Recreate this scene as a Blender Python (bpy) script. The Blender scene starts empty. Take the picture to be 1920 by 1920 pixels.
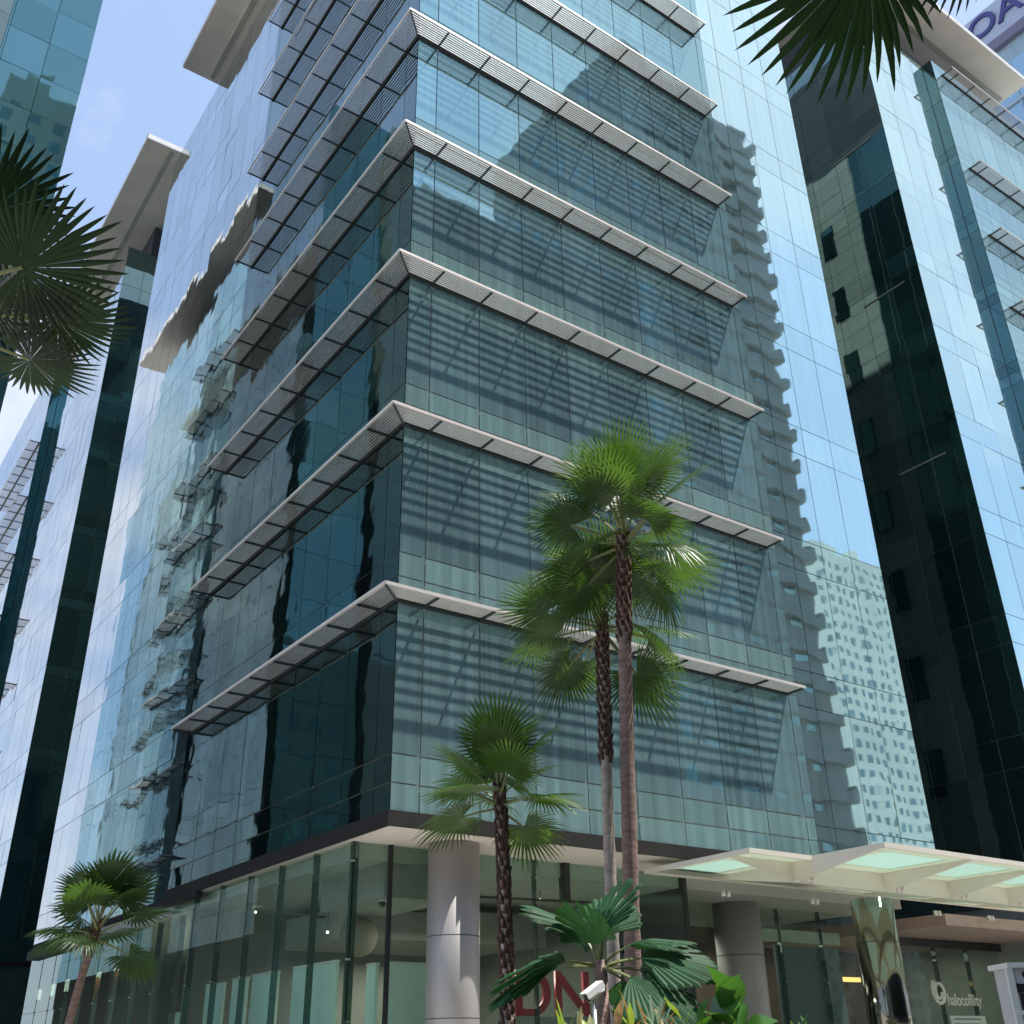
import bpy, math, random
from mathutils import Vector, Matrix

random.seed(7)
S = bpy.context.scene
COL = S.collection
R = math.radians

# ---------------------------------------------------------------- camera
yaw, pitch, roll, F1 = 0.94677625, 0.47897107, -0.0177747, 1964.03
fwd = Vector((math.cos(pitch)*math.cos(yaw), math.cos(pitch)*math.sin(yaw), math.sin(pitch)))
rt = fwd.cross(Vector((0, 0, 1))).normalized()
up = rt.cross(fwd)
c_, s_ = math.cos(roll), math.sin(roll)
r2 = c_*rt + s_*up
u2 = -s_*rt + c_*up
CAMLOC = Vector((-9.09, -16.46, 1.6))
cam_d = bpy.data.cameras.new('camera')
cam = bpy.data.objects.new('camera', cam_d)
COL.objects.link(cam)
M = Matrix((r2, u2, -fwd)).transposed().to_4x4()
M.translation = CAMLOC
cam.matrix_world = M
cam_d.sensor_width = 36
cam_d.lens = 36*F1/1920
cam_d.clip_end = 5000
cam_d.clip_start = 0.05
S.camera = cam

CL = (3.2, 6.1, 3.3)
# ---------------------------------------------------------------- sun, sky
sun_dir = Vector((0.98, -0.58, 2.46)).normalized()      # towards the sun
sd = bpy.data.lights.new('sun', 'SUN')
sd.energy = 5.0
sd.angle = R(0.5)
sd.color = (1.0, 0.955, 0.89)
so = bpy.data.objects.new('sun', sd)
COL.objects.link(so)
so.rotation_euler = sun_dir.to_track_quat('Z', 'Y').to_euler()
so.location = (20, -20, 80)

w = bpy.data.worlds.new('World')
S.world = w
w.use_nodes = True
nt = w.node_tree
nt.nodes.clear()
N = nt.nodes.new
out = N('ShaderNodeOutputWorld')
bg = N('ShaderNodeBackground')
sky = N('ShaderNodeTexSky')
sky.sky_type = 'NISHITA'
sky.sun_disc = False
sky.sun_elevation = math.asin(sun_dir.z)
sky.sun_rotation = math.atan2(sun_dir.x, sun_dir.y)
sky.air_density = 1.0
sky.dust_density = 1.6
sky.ozone_density = 2.0
bg.inputs['Strength'].default_value = 0.12
tc = N('ShaderNodeTexCoord')
mp = N('ShaderNodeMapping')
mp.inputs['Scale'].default_value = (1.0, 1.0, 1.9)
mp.inputs['Location'].default_value = CL
nz = N('ShaderNodeTexNoise')
nz.inputs['Scale'].default_value = 2.3
nz.inputs['Detail'].default_value = 8
nz.inputs['Roughness'].default_value = 0.56
rp = N('ShaderNodeValToRGB')
rp.color_ramp.elements[0].position = 0.47
rp.color_ramp.elements[0].color = (0, 0, 0, 1)
rp.color_ramp.elements[1].position = 0.66
rp.color_ramp.elements[1].color = (1, 1, 1, 1)
mx = N('ShaderNodeMix')
mx.data_type = 'RGBA'
mx.inputs['B'].default_value = (4.9, 5.2, 5.9, 1)
L = nt.links.new
L(tc.outputs['Generated'], mp.inputs['Vector'])
L(mp.outputs['Vector'], nz.inputs['Vector'])
L(nz.outputs['Fac'], rp.inputs['Fac'])
L(rp.outputs['Color'], mx.inputs['Factor'])
hz = N('ShaderNodeMix')
hz.data_type = 'RGBA'
hz.inputs['Factor'].default_value = 0.62
hz.inputs['B'].default_value = (2.9, 3.95, 6.0, 1)
L(sky.outputs['Color'], hz.inputs['A'])
L(hz.outputs['Result'], mx.inputs['A'])
L(mx.outputs['Result'], bg.inputs['Color'])
L(bg.outputs['Background'], out.inputs['Surface'])

S.view_settings.view_transform = 'Standard'
S.view_settings.look = 'None'
S.view_settings.exposure = 0.7
S.view_settings.gamma = 1
S.cycles.max_bounces = 10
S.cycles.transparent_max_bounces = 12
S.cycles.sample_clamp_indirect = 6
S.cycles.caustics_reflective = False
S.cycles.caustics_refractive = False
try:
    S.cycles.use_denoising = True
    S.cycles.denoiser = 'OPENIMAGEDENOISE'
except Exception:
    pass

# ---------------------------------------------------------------- helpers
class MB:
    def __init__(s):
        s.v = []; s.f = []; s.sm = []
    def quad(s, a, b, c, d, smooth=False):
        n = len(s.v); s.v += [tuple(a), tuple(b), tuple(c), tuple(d)]
        s.f.append((n, n+1, n+2, n+3)); s.sm.append(smooth)
        return s
    def box(s, x0, y0, z0, x1, y1, z1):
        x0, x1 = min(x0, x1), max(x0, x1); y0, y1 = min(y0, y1), max(y0, y1); z0, z1 = min(z0, z1), max(z0, z1)
        n = len(s.v)
        s.v += [(x0,y0,z0),(x1,y0,z0),(x1,y1,z0),(x0,y1,z0),(x0,y0,z1),(x1,y0,z1),(x1,y1,z1),(x0,y1,z1)]
        for f in ((0,3,2,1),(4,5,6,7),(0,1,5,4),(1,2,6,5),(2,3,7,6),(3,0,4,7)):
            s.f.append(tuple(n+i for i in f)); s.sm.append(False)
        return s
    def bar(s, a, b, wd, ht, upv=(0,0,1)):
        a = Vector(a); b = Vector(b); d = (b-a).normalized(); u = Vector(upv)
        if abs(d.dot(u)) > 0.99: u = Vector((1,0,0))
        sd_ = d.cross(u).normalized(); u = sd_.cross(d)
        n = len(s.v)
        for p in (a, b):
            for i, j in ((-1,-1),(1,-1),(1,1),(-1,1)):
                s.v.append(tuple(p + sd_*i*wd/2 + u*j*ht/2))
        for f in ((3,2,1,0),(4,5,6,7),(0,1,5,4),(1,2,6,5),(2,3,7,6),(3,0,4,7)):
            s.f.append(tuple(n+i for i in f)); s.sm.append(False)
        return s
    def tube(s, pts, rad, seg=12, cap=True):
        pts = [Vector(p) for p in pts]
        if not isinstance(rad, (list, tuple)): rad = [rad]*len(pts)
        n0 = len(s.v)
        ref = Vector((0.13, 0.31, 0.94)) if abs((pts[-1]-pts[0]).normalized().z) < .9 else Vector((1, 0, 0))
        for i, p in enumerate(pts):
            d = (pts[min(i+1, len(pts)-1)] - pts[max(i-1, 0)]).normalized()
            a = d.cross(ref).normalized(); b = d.cross(a)
            for k in range(seg):
                t = 2*math.pi*k/seg
                s.v.append(tuple(p + a*math.cos(t)*rad[i] + b*math.sin(t)*rad[i]))
        for i in range(len(pts)-1):
            for k in range(seg):
                k2 = (k+1) % seg
                s.f.append((n0+i*seg+k, n0+i*seg+k2, n0+(i+1)*seg+k2, n0+(i+1)*seg+k)); s.sm.append(True)
        if cap:
            s.f.append(tuple(n0+k for k in range(seg))[::-1]); s.sm.append(False)
            s.f.append(tuple(n0+(len(pts)-1)*seg+k for k in range(seg))); s.sm.append(False)
        return s
    def sphere(s, c, r, nu=20, nv=12, sz=1.0):
        n0 = len(s.v)
        for i in range(nv+1):
            ph = math.pi*i/nv
            for k in range(nu):
                t = 2*math.pi*k/nu
                s.v.append((c[0]+r*math.sin(ph)*math.cos(t), c[1]+r*math.sin(ph)*math.sin(t), c[2]+r*sz*math.cos(ph)))
        for i in range(nv):
            for k in range(nu):
                k2 = (k+1) % nu
                s.f.append((n0+i*nu+k, n0+(i+1)*nu+k, n0+(i+1)*nu+k2, n0+i*nu+k2)); s.sm.append(True)
        return s
    def build(s, name, mat, parent=None, loc=(0,0,0)):
        me = bpy.data.meshes.new(name)
        me.from_pydata(s.v, [], s.f)
        me.polygons.foreach_set('use_smooth', s.sm)
        me.materials.append(mat)
        me.update()
        return link(name, me, parent, loc)

def link(name, me, parent=None, loc=(0,0,0)):
    o = bpy.data.objects.new(name, me)
    COL.objects.link(o)
    o.location = loc
    if parent: o.parent = parent
    return o

def tag(o, label=None, cat=None, group=None, kind=None):
    if label: o['label'] = label
    if cat: o['category'] = cat
    if group: o['group'] = group
    if kind: o['kind'] = kind
    return o

def empty(name, label, cat, loc=(0,0,0), group=None):
    o = bpy.data.objects.new(name, None)
    COL.objects.link(o); o.location = loc
    return tag(o, label, cat, group)

def text_mesh(txt, size, extrude=0.01):
    cu = bpy.data.curves.new('t', 'FONT')
    cu.body = txt; cu.size = size; cu.extrude = extrude
    cu.offset = .012*size
    cu.align_x = 'LEFT'; cu.align_y = 'BOTTOM_BASELINE'
    ob = bpy.data.objects.new('t', cu)
    COL.objects.link(ob)
    bpy.context.view_layer.update()
    me = bpy.data.meshes.new_from_object(ob.evaluated_get(bpy.context.evaluated_depsgraph_get()))
    bpy.data.objects.remove(ob)
    return me

# ---------------------------------------------------------------- materials
def mat_new(name):
    m = bpy.data.materials.new(name); m.use_nodes = True
    m.node_tree.nodes.clear()
    return m, m.node_tree

def plain(name, col, rough=0.6, metal=0.0, var=0.12, scale=2.0, bump=0.0, bscale=20.0, spec=0.5, trans=None, stretch=None):
    m, t = mat_new(name); n = t.nodes.new; l = t.links.new
    o = n('ShaderNodeOutputMaterial'); p = n('ShaderNodeBsdfPrincipled')
    p.inputs['Roughness'].default_value = rough; p.inputs['Metallic'].default_value = metal
    p.inputs['Specular IOR Level'].default_value = spec
    tcn = n('ShaderNodeTexCoord'); ns = n('ShaderNodeTexNoise'); ns.inputs['Scale'].default_value = scale
    ns.inputs['Detail'].default_value = 5
    vec = tcn.outputs['Object']
    if stretch:
        mpp = n('ShaderNodeMapping'); mpp.inputs['Scale'].default_value = stretch
        l(vec, mpp.inputs['Vector']); vec = mpp.outputs['Vector']
    l(vec, ns.inputs['Vector'])
    mr = n('ShaderNodeMapRange'); mr.inputs['From Min'].default_value = .3; mr.inputs['From Max'].default_value = .7
    mr.inputs['To Min'].default_value = 1-var; mr.inputs['To Max'].default_value = 1+var
    l(ns.outputs['Fac'], mr.inputs['Value'])
    vm = n('ShaderNodeVectorMath'); vm.operation = 'SCALE'; vm.inputs[0].default_value = col[:3]
    l(mr.outputs['Result'], vm.inputs['Scale']); l(vm.outputs['Vector'], p.inputs['Base Color'])
    if bump:
        bn = n('ShaderNodeTexNoise'); bn.inputs['Scale'].default_value = bscale; bn.inputs['Detail'].default_value = 4
        l(vec, bn.inputs['Vector'])
        b = n('ShaderNodeBump'); b.inputs['Strength'].default_value = bump; b.inputs['Distance'].default_value = 0.02
        l(bn.outputs['Fac'], b.inputs['Height']); l(b.outputs['Normal'], p.inputs['Normal'])
    if trans:
        tr = n('ShaderNodeBsdfTranslucent'); tr.inputs['Color'].default_value = (*trans[0], 1)
        mm = n('ShaderNodeMixShader'); mm.inputs['Fac'].default_value = trans[1]
        l(p.outputs[0], mm.inputs[1]); l(tr.outputs[0], mm.inputs[2]); l(mm.outputs[0], o.inputs['Surface'])
    else:
        l(p.outputs[0], o.inputs['Surface'])
    return m

def curtain(name, f0, dustcol, dust, streak, rough=0.02, bump=0.05, bscale=0.8, jit=0.25):
    """mirror coated facade glass with a thin film of dust and rain streaks; every pane (mesh island) a little different"""
    m, t = mat_new(name); n = t.nodes.new; l = t.links.new
    o = n('ShaderNodeOutputMaterial')
    tcn = n('ShaderNodeTexCoord'); geo = n('ShaderNodeNewGeometry')
    # streaks run down the glass
    mpp = n('ShaderNodeMapping'); mpp.inputs['Scale'].default_value = (5.0, 5.0, 0.13)
    l(tcn.outputs['Object'], mpp.inputs['Vector'])
    ns = n('ShaderNodeTexNoise'); ns.inputs['Scale'].default_value = 1.0; ns.inputs['Detail'].default_value = 6; ns.inputs['Roughness'].default_value = .65
    l(mpp.outputs['Vector'], ns.inputs['Vector'])
    mr = n('ShaderNodeMapRange'); mr.inputs['From Min'].default_value = .42; mr.inputs['From Max'].default_value = .78
    mr.inputs['To Min'].default_value = 0; mr.inputs['To Max'].default_value = streak
    l(ns.outputs['Fac'], mr.inputs['Value'])
    rnd = n('ShaderNodeMath'); rnd.operation = 'MULTIPLY_ADD'; rnd.inputs[1].default_value = jit*dust; rnd.inputs[2].default_value = dust*(1-jit/2)
    l(geo.outputs['Random Per Island'], rnd.inputs[0])
    ad = n('ShaderNodeMath'); ad.operation = 'ADD'; ad.use_clamp = True
    l(mr.outputs['Result'], ad.inputs[0]); l(rnd.outputs[0], ad.inputs[1])
    gl = n('ShaderNodeBsdfPrincipled'); gl.inputs['Metallic'].default_value = 1; gl.inputs['Roughness'].default_value = rough
    vm = n('ShaderNodeVectorMath'); vm.operation = 'SCALE'; vm.inputs[0].default_value = f0
    r2_ = n('ShaderNodeMath'); r2_.operation = 'MULTIPLY_ADD'; r2_.inputs[1].default_value = jit; r2_.inputs[2].default_value = 1-jit/2
    l(geo.outputs['Random Per Island'], r2_.inputs[0]); l(r2_.outputs[0], vm.inputs['Scale'])
    l(vm.outputs['Vector'], gl.inputs['Base Color'])
    bn = n('ShaderNodeTexNoise'); bn.inputs['Scale'].default_value = bscale; bn.inputs['Detail'].default_value = 1.5
    l(tcn.outputs['Object'], bn.inputs['Vector'])
    b = n('ShaderNodeBump'); b.inputs['Strength'].default_value = 1.0; b.inputs['Distance'].default_value = bump*0.1
    l(bn.outputs['Fac'], b.inputs['Height']); l(b.outputs['Normal'], gl.inputs['Normal'])
    df = n('ShaderNodeBsdfDiffuse'); df.inputs['Color'].default_value = (*dustcol, 1)
    mm = n('ShaderNodeMixShader')
    l(ad.outputs[0], mm.inputs['Fac']); l(gl.outputs[0], mm.inputs[1]); l(df.outputs[0], mm.inputs[2])
    l(mm.outputs[0], o.inputs['Surface'])
    return m

def clear_glass(name, tint, f=0.10, rough=0.0, dust=0.04, dustcol=(.45,.55,.5)):
    m, t = mat_new(name); n = t.nodes.new; l = t.links.new
    o = n('ShaderNodeOutputMaterial'); tr = n('ShaderNodeBsdfTransparent'); tr.inputs['Color'].default_value = (*tint, 1)
    gl = n('ShaderNodeBsdfGlossy'); gl.inputs['Roughness'].default_value = rough; gl.inputs['Color'].default_value = (.85, 1, .95, 1)
    lf = n('ShaderNodeLayerWeight'); lf.inputs['Blend'].default_value = .5
    lw = n('ShaderNodeMath'); lw.operation = 'POWER'; lw.inputs[1].default_value = 4.5; l(lf.outputs['Facing'], lw.inputs[0])
    ad = n('ShaderNodeMath'); ad.operation = 'ADD'; ad.use_clamp = True; ad.inputs[1].default_value = f
    l(lw.outputs[0], ad.inputs[0])
    mm = n('ShaderNodeMixShader'); l(ad.outputs[0], mm.inputs['Fac']); l(tr.outputs[0], mm.inputs[1]); l(gl.outputs[0], mm.inputs[2])
    df = n('ShaderNodeBsdfDiffuse'); df.inputs['Color'].default_value = (*dustcol, 1)
    m2 = n('ShaderNodeMixShader'); m2.inputs['Fac'].default_value = dust
    l(mm.outputs[0], m2.inputs[1]); l(df.outputs[0], m2.inputs[2]); l(m2.outputs[0], o.inputs['Surface'])
    return m

def lamp(name, col, st):
    m, t = mat_new(name); n = t.nodes.new
    o = n('ShaderNodeOutputMaterial'); e = n('ShaderNodeEmission'); e.inputs[0].default_value = (*col, 1); e.inputs[1].default_value = st
    t.links.new(e.outputs[0], o.inputs['Surface'])
    return m

G_FRONT = curtain('front_curtain_glass', (.33, .58, .61), (.31, .49, .53), .28, .24, bump=.06, bscale=.7, jit=.35)
G_SPAN = curtain('front_spandrel_glass', (.28, .47, .48), (.28, .45, .46), .46, .36, bump=.03, bscale=.7)
M_SEAM_P = plain('pale_sealant', (.46, .50, .48), .8, var=.25, scale=1.0)
G_FRONT_PLAIN = curtain('front_plain_glass', (.63, .87, .84), (.34, .46, .48), .10, .16, bump=.06, bscale=.55, jit=.12)
G_SIDE = curtain('side_mirror_glass', (.60, .65, .64), (.12, .2, .22), .04, .06, bump=.035, bscale=.9, jit=.3)
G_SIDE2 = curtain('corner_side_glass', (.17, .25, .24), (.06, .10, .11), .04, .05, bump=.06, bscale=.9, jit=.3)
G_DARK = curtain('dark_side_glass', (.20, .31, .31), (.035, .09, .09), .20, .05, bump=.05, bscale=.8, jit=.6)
G_B3 = curtain('neighbour_glass', (.20, .38, .38), (.10, .22, .23), .15, .08, bump=.05, bscale=.5)
G_FAR = curtain('far_blue_glass', (.40, .62, .74), (.35, .5, .62), .45, .1, bump=.02)
M_SEAM = plain('seam_grey', (.26, .30, .29), .8, var=.1)
M_CORE = plain('seam_dark', (.02, .03, .032), .8)
M_ALU = plain('white_aluminium', (.74, .70, .67), .38, .15, var=.05, scale=6)
M_LOUV = plain('louvre_aluminium', (.48, .46, .44), .42, .2, var=.06, scale=5)
M_RAIL = plain('dark_rail', (.05, .06, .065), .5, .3)
M_CANOPY = plain('beige_roof_canopy', (.92, .88, .81), .55, var=.05, scale=.8)
M_WHITE = plain('white_edge', (.8, .8, .8), .5, var=.04)
M_SOFFIT = plain('soffit_paint', (.70, .65, .59), .7, var=.03, scale=1.5)
M_FASCIA = plain('dark_fascia', (.022, .020, .020), .7, 0, spec=.25)
M_CLAD = plain('beige_cladding', (.50, .52, .47), .6, var=.08, scale=1.2)
M_PLANT = plain('plant_room_grey', (.07, .075, .09), .7, var=.15, scale=.6)
M_COLUMN = plain('silver_column', (.40, .385, .38), .55, .45, var=.05, scale=1.5, stretch=(1, 1, .1))
M_CHROME = plain('polished_steel', (.22, .21, .17), .09, 1.0, var=.05, bump=.25, bscale=1.3, stretch=(1, 1, .25))
M_GRILLE = plain('dark_frame', (.03, .035, .035), .4, .3)
M_CONC = plain('concrete', (.34, .34, .33), .8, var=.15, scale=.3)

# ---------------------------------------------------------------- ground
def ground():
    m, t = mat_new('paving'); n = t.nodes.new; l = t.links.new
    o = n('ShaderNodeOutputMaterial'); p = n('ShaderNodeBsdfPrincipled'); p.inputs['Roughness'].default_value = .75
    tcn = n('ShaderNodeTexCoord'); br = n('ShaderNodeTexBrick'); br.inputs['Scale'].default_value = 1.2
    br.inputs['Color1'].default_value = (.48, .46, .43, 1); br.inputs['Color2'].default_value = (.54, .52, .48, 1); br.inputs['Mortar'].default_value = (.16, .15, .14, 1)
    br.inputs['Mortar Size'].default_value = .01
    l(tcn.outputs['Object'], br.inputs['Vector']); l(br.outputs['Color'], p.inputs['Base Color']); l(p.outputs[0], o.inputs[0])
    g = MB().quad((-1500,-1500,0), (1500,-1500,0), (1500,1500,0), (-1500,1500,0)).build('ground', m)
    tag(g, kind='structure')
    asp = plain('asphalt', (.055, .055, .057), .85, var=.2, scale=3, bump=.3, bscale=60)
    r = MB().quad((-300,-36,.004), (300,-36,.004), (300,-12.6,.004), (-300,-12.6,.004)).build('road', asp)
    tag(r, kind='structure')
    k = MB()
    k.box(-300, -12.6, 0, 300, -12.4, .12); k.box(-300, -36.2, 0, 300, -36, .12)
    tag(k.build('kerb', M_CONC), kind='structure')
    bed = plain('planting_bed', (.035, .05, .025), .95, var=.5, scale=6, bump=.6, bscale=30)
    pb = MB(); pb.box(-6.6, -12.0, 0, 7.5, -5.2, .14)
    tag(pb.build('planting_bed', bed), kind='structure')
ground()

# ---------------------------------------------------------------- facades
def facade(name, parent, mat, o, u, nrm, us, zs, tilt=0.0015, gap=.010, rows=None):
    """glass panes between the lines us (metres along u from o) and zs; each pane tilted by a hair"""
    o = Vector(o); u = Vector(u); nrm = Vector(nrm)
    mb = MB()
    for i in range(len(us)-1):
        for j in range(len(zs)-1):
            if rows and (zs[j+1]-zs[j] > .7) != (rows == 'tall'): continue
            a, b = us[i]+gap, us[i+1]-gap
            c, d = zs[j]+gap, zs[j+1]-gap
            t1 = random.gauss(0, tilt); t2 = random.gauss(0, tilt)
            w_, h_ = (b-a)/2, (d-c)/2
            def P(s, tz):
                off = max(-.02, min(.02, s*w_*t1 + tz*h_*t2))
                q = o + u*((a+b)/2 + s*w_) + nrm*off
                return (q.x, q.y, (c+d)/2 + tz*h_)
            q = [P(-1,-1), P(1,-1), P(1,1), P(-1,1)]
            if u.cross(Vector((0,0,1))).dot(nrm) < 0: q.reverse()
            mb.quad(*q)
    return mb.build(name, mat, parent)

def offs(n, depth=.58):
    return [0.03 + (depth-.09)*(k+.5)/n for k in range(n)]

def louvre(parent, z, path_fn, ribs, name='sun_louvre', nb=8, lab=None):
    """path_fn(o) -> polyline at outward offset o; ribs = list of (inner, outer) xy pairs"""
    mb = MB()
    for o_ in offs(nb):
        pts = path_fn(o_)
        for a, b in zip(pts[:-1], pts[1:]):
            mb.bar((a[0], a[1], z+.01), (b[0], b[1], z+.01), .027, .013)
    lv = mb.build(name, M_LOUV, parent)
    if lab: lv['label'] = lab
    fb = MB()
    pts = path_fn(.58)
    for a, b in zip(pts[:-1], pts[1:]):
        d = (Vector(b)-Vector(a)).normalized()*.0
        fb.bar((a[0], a[1], z), (b[0], b[1], z), .045, .066)
    fb.build('edge_beam', M_ALU, lv)
    rb = MB()
    for a, b in ribs:
        rw = .036 if abs(a[0]-b[0]) < .01 else .03
        rb.bar((a[0], a[1], z-.035), (b[0], b[1], z-.035), rw, .05)
    pts = path_fn(.025)
    for a, b in zip(pts[:-1], pts[1:]):
        rb.bar((a[0], a[1], z-.02), (b[0], b[1], z-.035), .045, .075)
    rb.build('rib', M_RAIL, lv)
    return lv

TOP = 44.2
ZL = [5.45+4*k for k in range(0, 10)]          # storey lines 5.45 ... 41.45
def zlines(z0=5.45, split=(.5, 1.02), top=TOP):
    out_ = [5.45, 5.95, 6.47, 9.45]
    z = 9.45
    while z+4 < top:
        out_ += [z+.5, z+1.02, z+4]; z += 4
    return out_[:-0 or None] + [top]
ZS_B = sorted(set(round(z, 3) for z in zlines()))
ZS_P = [5.45, 6.45]
z = 9.45
while z < TOP-1.2:
    ZS_P += [z, z+1.0]; z += 4
ZS_P.append(TOP)
ZS_P = [q for i, q in enumerate(ZS_P) if i == 0 or q - ZS_P[i-1] > .2]
US_B = [0.0, .6] + [round(.6+1.31*k, 3) for k in range(1, 9)] + [11.4]

def arange(a, b, st):
    o_ = [a]
    while o_[-1] + st < b - st*.45: o_.append(o_[-1]+st)
    return o_ + [b]

# ================================================================ MAIN TOWER
T = empty('office_tower', 'teal glass corner tower filling the centre, ringed by sun louvres above a glazed lobby', 'office building', (0, 0, 0))
core = MB()
core.box(.035, .035, 5.22, 11.38, 11.38, TOP)          # louvred corner block
sb = MB(); sb.box(.04, .022, 5.46, 11.36, .034, TOP-.01); sb.build('joint_sealant', M_SEAM_P, T)
core.box(.535, 11.39, 5.22, 11.37, 27.15, TOP-.01)
core.box(11.385, .535, 5.22, 16.70, 27.16, TOP-.005)
core.build('wall', M_SEAM, T)
facade('curtain_wall', T, G_FRONT, (0, 0, 0), (1, 0, 0), (0, -1, 0), US_B, ZS_B, tilt=.0014, gap=.013, rows='tall')
for zl_ in sorted(set(q for q in ZS_B[:-1] if any(abs(q-z_) < .01 for z_ in ZL))):
    k_ = ZS_B.index(zl_)
    facade('spandrel_panel', T, G_SPAN, (0, 0, 0), (1, 0, 0), (0, -1, 0), US_B, ZS_B[k_:k_+3], tilt=.0012, gap=.013, rows='short')
facade('curtain_wall', T, G_SIDE2, (0, 0, 0), (0, 1, 0), (-1, 0, 0), US_B, ZS_B, tilt=.0018)
facade('curtain_wall', T, G_FRONT_PLAIN, (11.4, .5, 0), (1, 0, 0), (0, -1, 0), arange(.02, 5.36, 1.31), ZS_P, tilt=.0012)
facade('curtain_wall', T, G_SIDE, (.5, 11.4, 0), (0, 1, 0), (-1, 0, 0), arange(.02, 15.8, 1.31), ZS_P, tilt=.0022)
facade('rear_curtain_wall', T, G_FRONT, (.5, 27.19, 0), (1, 0, 0), (0, 1, 0), arange(0, 16.2, 1.31), ZS_P)
# return faces of the corner block
facade('block_return', T, G_SIDE, (0, 11.4, 0), (1, 0, 0), (0, 1, 0), [0, .49], ZS_B)
facade('block_return', T, G_DARK, (11.4, 0, 0), (0, 1, 0), (1, 0, 0), [0, .49], ZS_B)

def side_cladding(parent, x, nrm, ys, label=None):
    """beige panels and small punched windows on the side that faces the gap"""
    st = nrm
    facade('side_curtain_wall', parent, G_DARK, (x+.01, .5, 0), (0, 1, 0), (1, 0, 0), arange(0, 5.85, 1.31), ZS_P)
    ys = (6.4, ys[1])
    mb = MB(); zz = arange(5.45, TOP, 1.0); yy = arange(ys[0], ys[1], 1.9)
    for i in range(len(yy)-1):
        for j in range(len(zz)-1):
            mb.box(x, yy[i]+.012, zz[j]+.012, x+st*.05, yy[i+1]-.012, zz[j+1]-.012)
    c = mb.build('cladding', M_CLAD, parent)
    for fl in range(9):
        z0 = 6.6 + 4*fl
        for y0, h, ww in ((ys[0]+1.6, 1.9, .8), (ys[0]+4.7, .7, .6), (ys[0]+7.6, 1.3, .8)):
            wnd = MB().box(x+st*.03, y0, z0, x+st*.085, y0+ww, z0+h).build('window', M_GRILLE, parent)
            MB().box(x+st*.06, y0+.06, z0+.06, x+st*.095, y0+ww-.06, z0+h-.06).build('pane', G_DARK, wnd)
side_cladding(T, 16.70, 1, (.6, 27.1))

RIBS_X = [(.59+1.31*k) for k in range(0, 8)] + [10.99]
def corner_path(o_): return [(11.04, -o_), (-o_, -o_), (-o_, 11.0)]
corner_ribs = [((x, 0), (x, -.56)) for x in RIBS_X] + [((0, y), (-.56, y)) for y in RIBS_X[:-1]+[10.95]] + [((0, 0), (-.56, -.56))]
ORD = ['lowest', 'second', 'third', 'fourth', 'fifth', 'sixth', 'seventh', 'eighth']
for k in range(8):
    louvre(T, 9.45+4*k, corner_path, corner_ribs, lab='sun louvre wrapping the corner, %s from the ground' % ORD[k])

def roof_canopy(parent, x0, y0, x1, y1, z, th=.35):
    c = MB().box(x0, y0, z, x1, y1, z+th).build('roof_canopy', M_CANOPY, parent)
    # shallow trim band under the soffit
    t = MB(); i = .62
    if abs(x1-x0) > abs(y1-y0):
        t.box(x0+.2, y0+1.35, z-.05, x1-.2, y0+1.6, z+.01)
    else:
        t.box(x0+1.35, y0+.2, z-.05, x0+1.6, y1-.2, z+.01)
    t.build('soffit_trim', M_CLAD, c)
    e = MB()
    e.box(x0-.02, y0-.02, z+.04, x1+.02, y0+.005, z+th+.03); e.box(x0-.021, y0-.02, z+.04, x0+.004, y1+.02, z+th+.03)
    e.build('edge_trim', M_WHITE, c)
    return c
roof_canopy(T, -.74, 1.0, 6, 23.6, 47.3)
MB().box(2.2, 2.2, TOP, 14.5, 26, 47.29).build('plant_room', M_PLANT, T)
MB().box(12, 1.4, 47.3, 16.6, 26, 51.5).build('plant_room', M_PLANT, T)
MB().box(14.51, 1.4, TOP, 16.6, 26, 47.29).build('plant_room', M_PLANT, T)
# parapet
pp = MB(); pp.box(.0, .0, TOP, 11.4, .25, TOP+.35); pp.box(0, .25, TOP, .25, 11.4, TOP+.35)
pp.build('parapet', M_RAIL, T)

# soffit + fascia of the overhang
MB().box(.02, .02, 5.2, 11.385, 11.385, 5.215).build('soffit', M_SOFFIT, T)
so2 = MB(); so2.box(11.39, .52, 5.2, 16.69, 4.5, 5.215); so2.build('soffit', M_SOFFIT, T)
fa = MB()
fa.box(-.04, -.04, 5.19, 11.42, .02, 5.46); fa.box(-.04, .02, 5.19, .02, 11.40, 5.46)
fa.box(.47, 11.41, 5.30, .53, 27.2, 5.46); fa.box(11.42, .44, 5.19, 16.75, .5, 5.46)
fa.build('fascia', M_FASCIA, T)
gut = MB(); gut.box(-.07, 9.1, 5.06, .10, 11.7, 5.18); gut.build('gutter', M_FASCIA, T)

# columns
def column(cx, cy, r, z1, mat, parent, name='column', bands=(2.0, 3.7)):
    seg = 40
    c = MB().tube([(cx, cy, 0), (cx, cy, z1)], r, seg).build(name, mat, parent)
    rb = MB()
    for b in bands:
        rb.tube([(cx, cy, b-.008), (cx, cy, b+.008)], r+.002, seg, cap=False)
    rb.build('joint_ring', M_RAIL, c)
    return c
column(1.98, 1.0, .49, 5.2, M_COLUMN, T, bands=(.9, 2.2, 3.55))
column(11.75, 3.15, .58, 5.2, M_COLUMN, T, bands=(2.2, 3.7))

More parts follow.
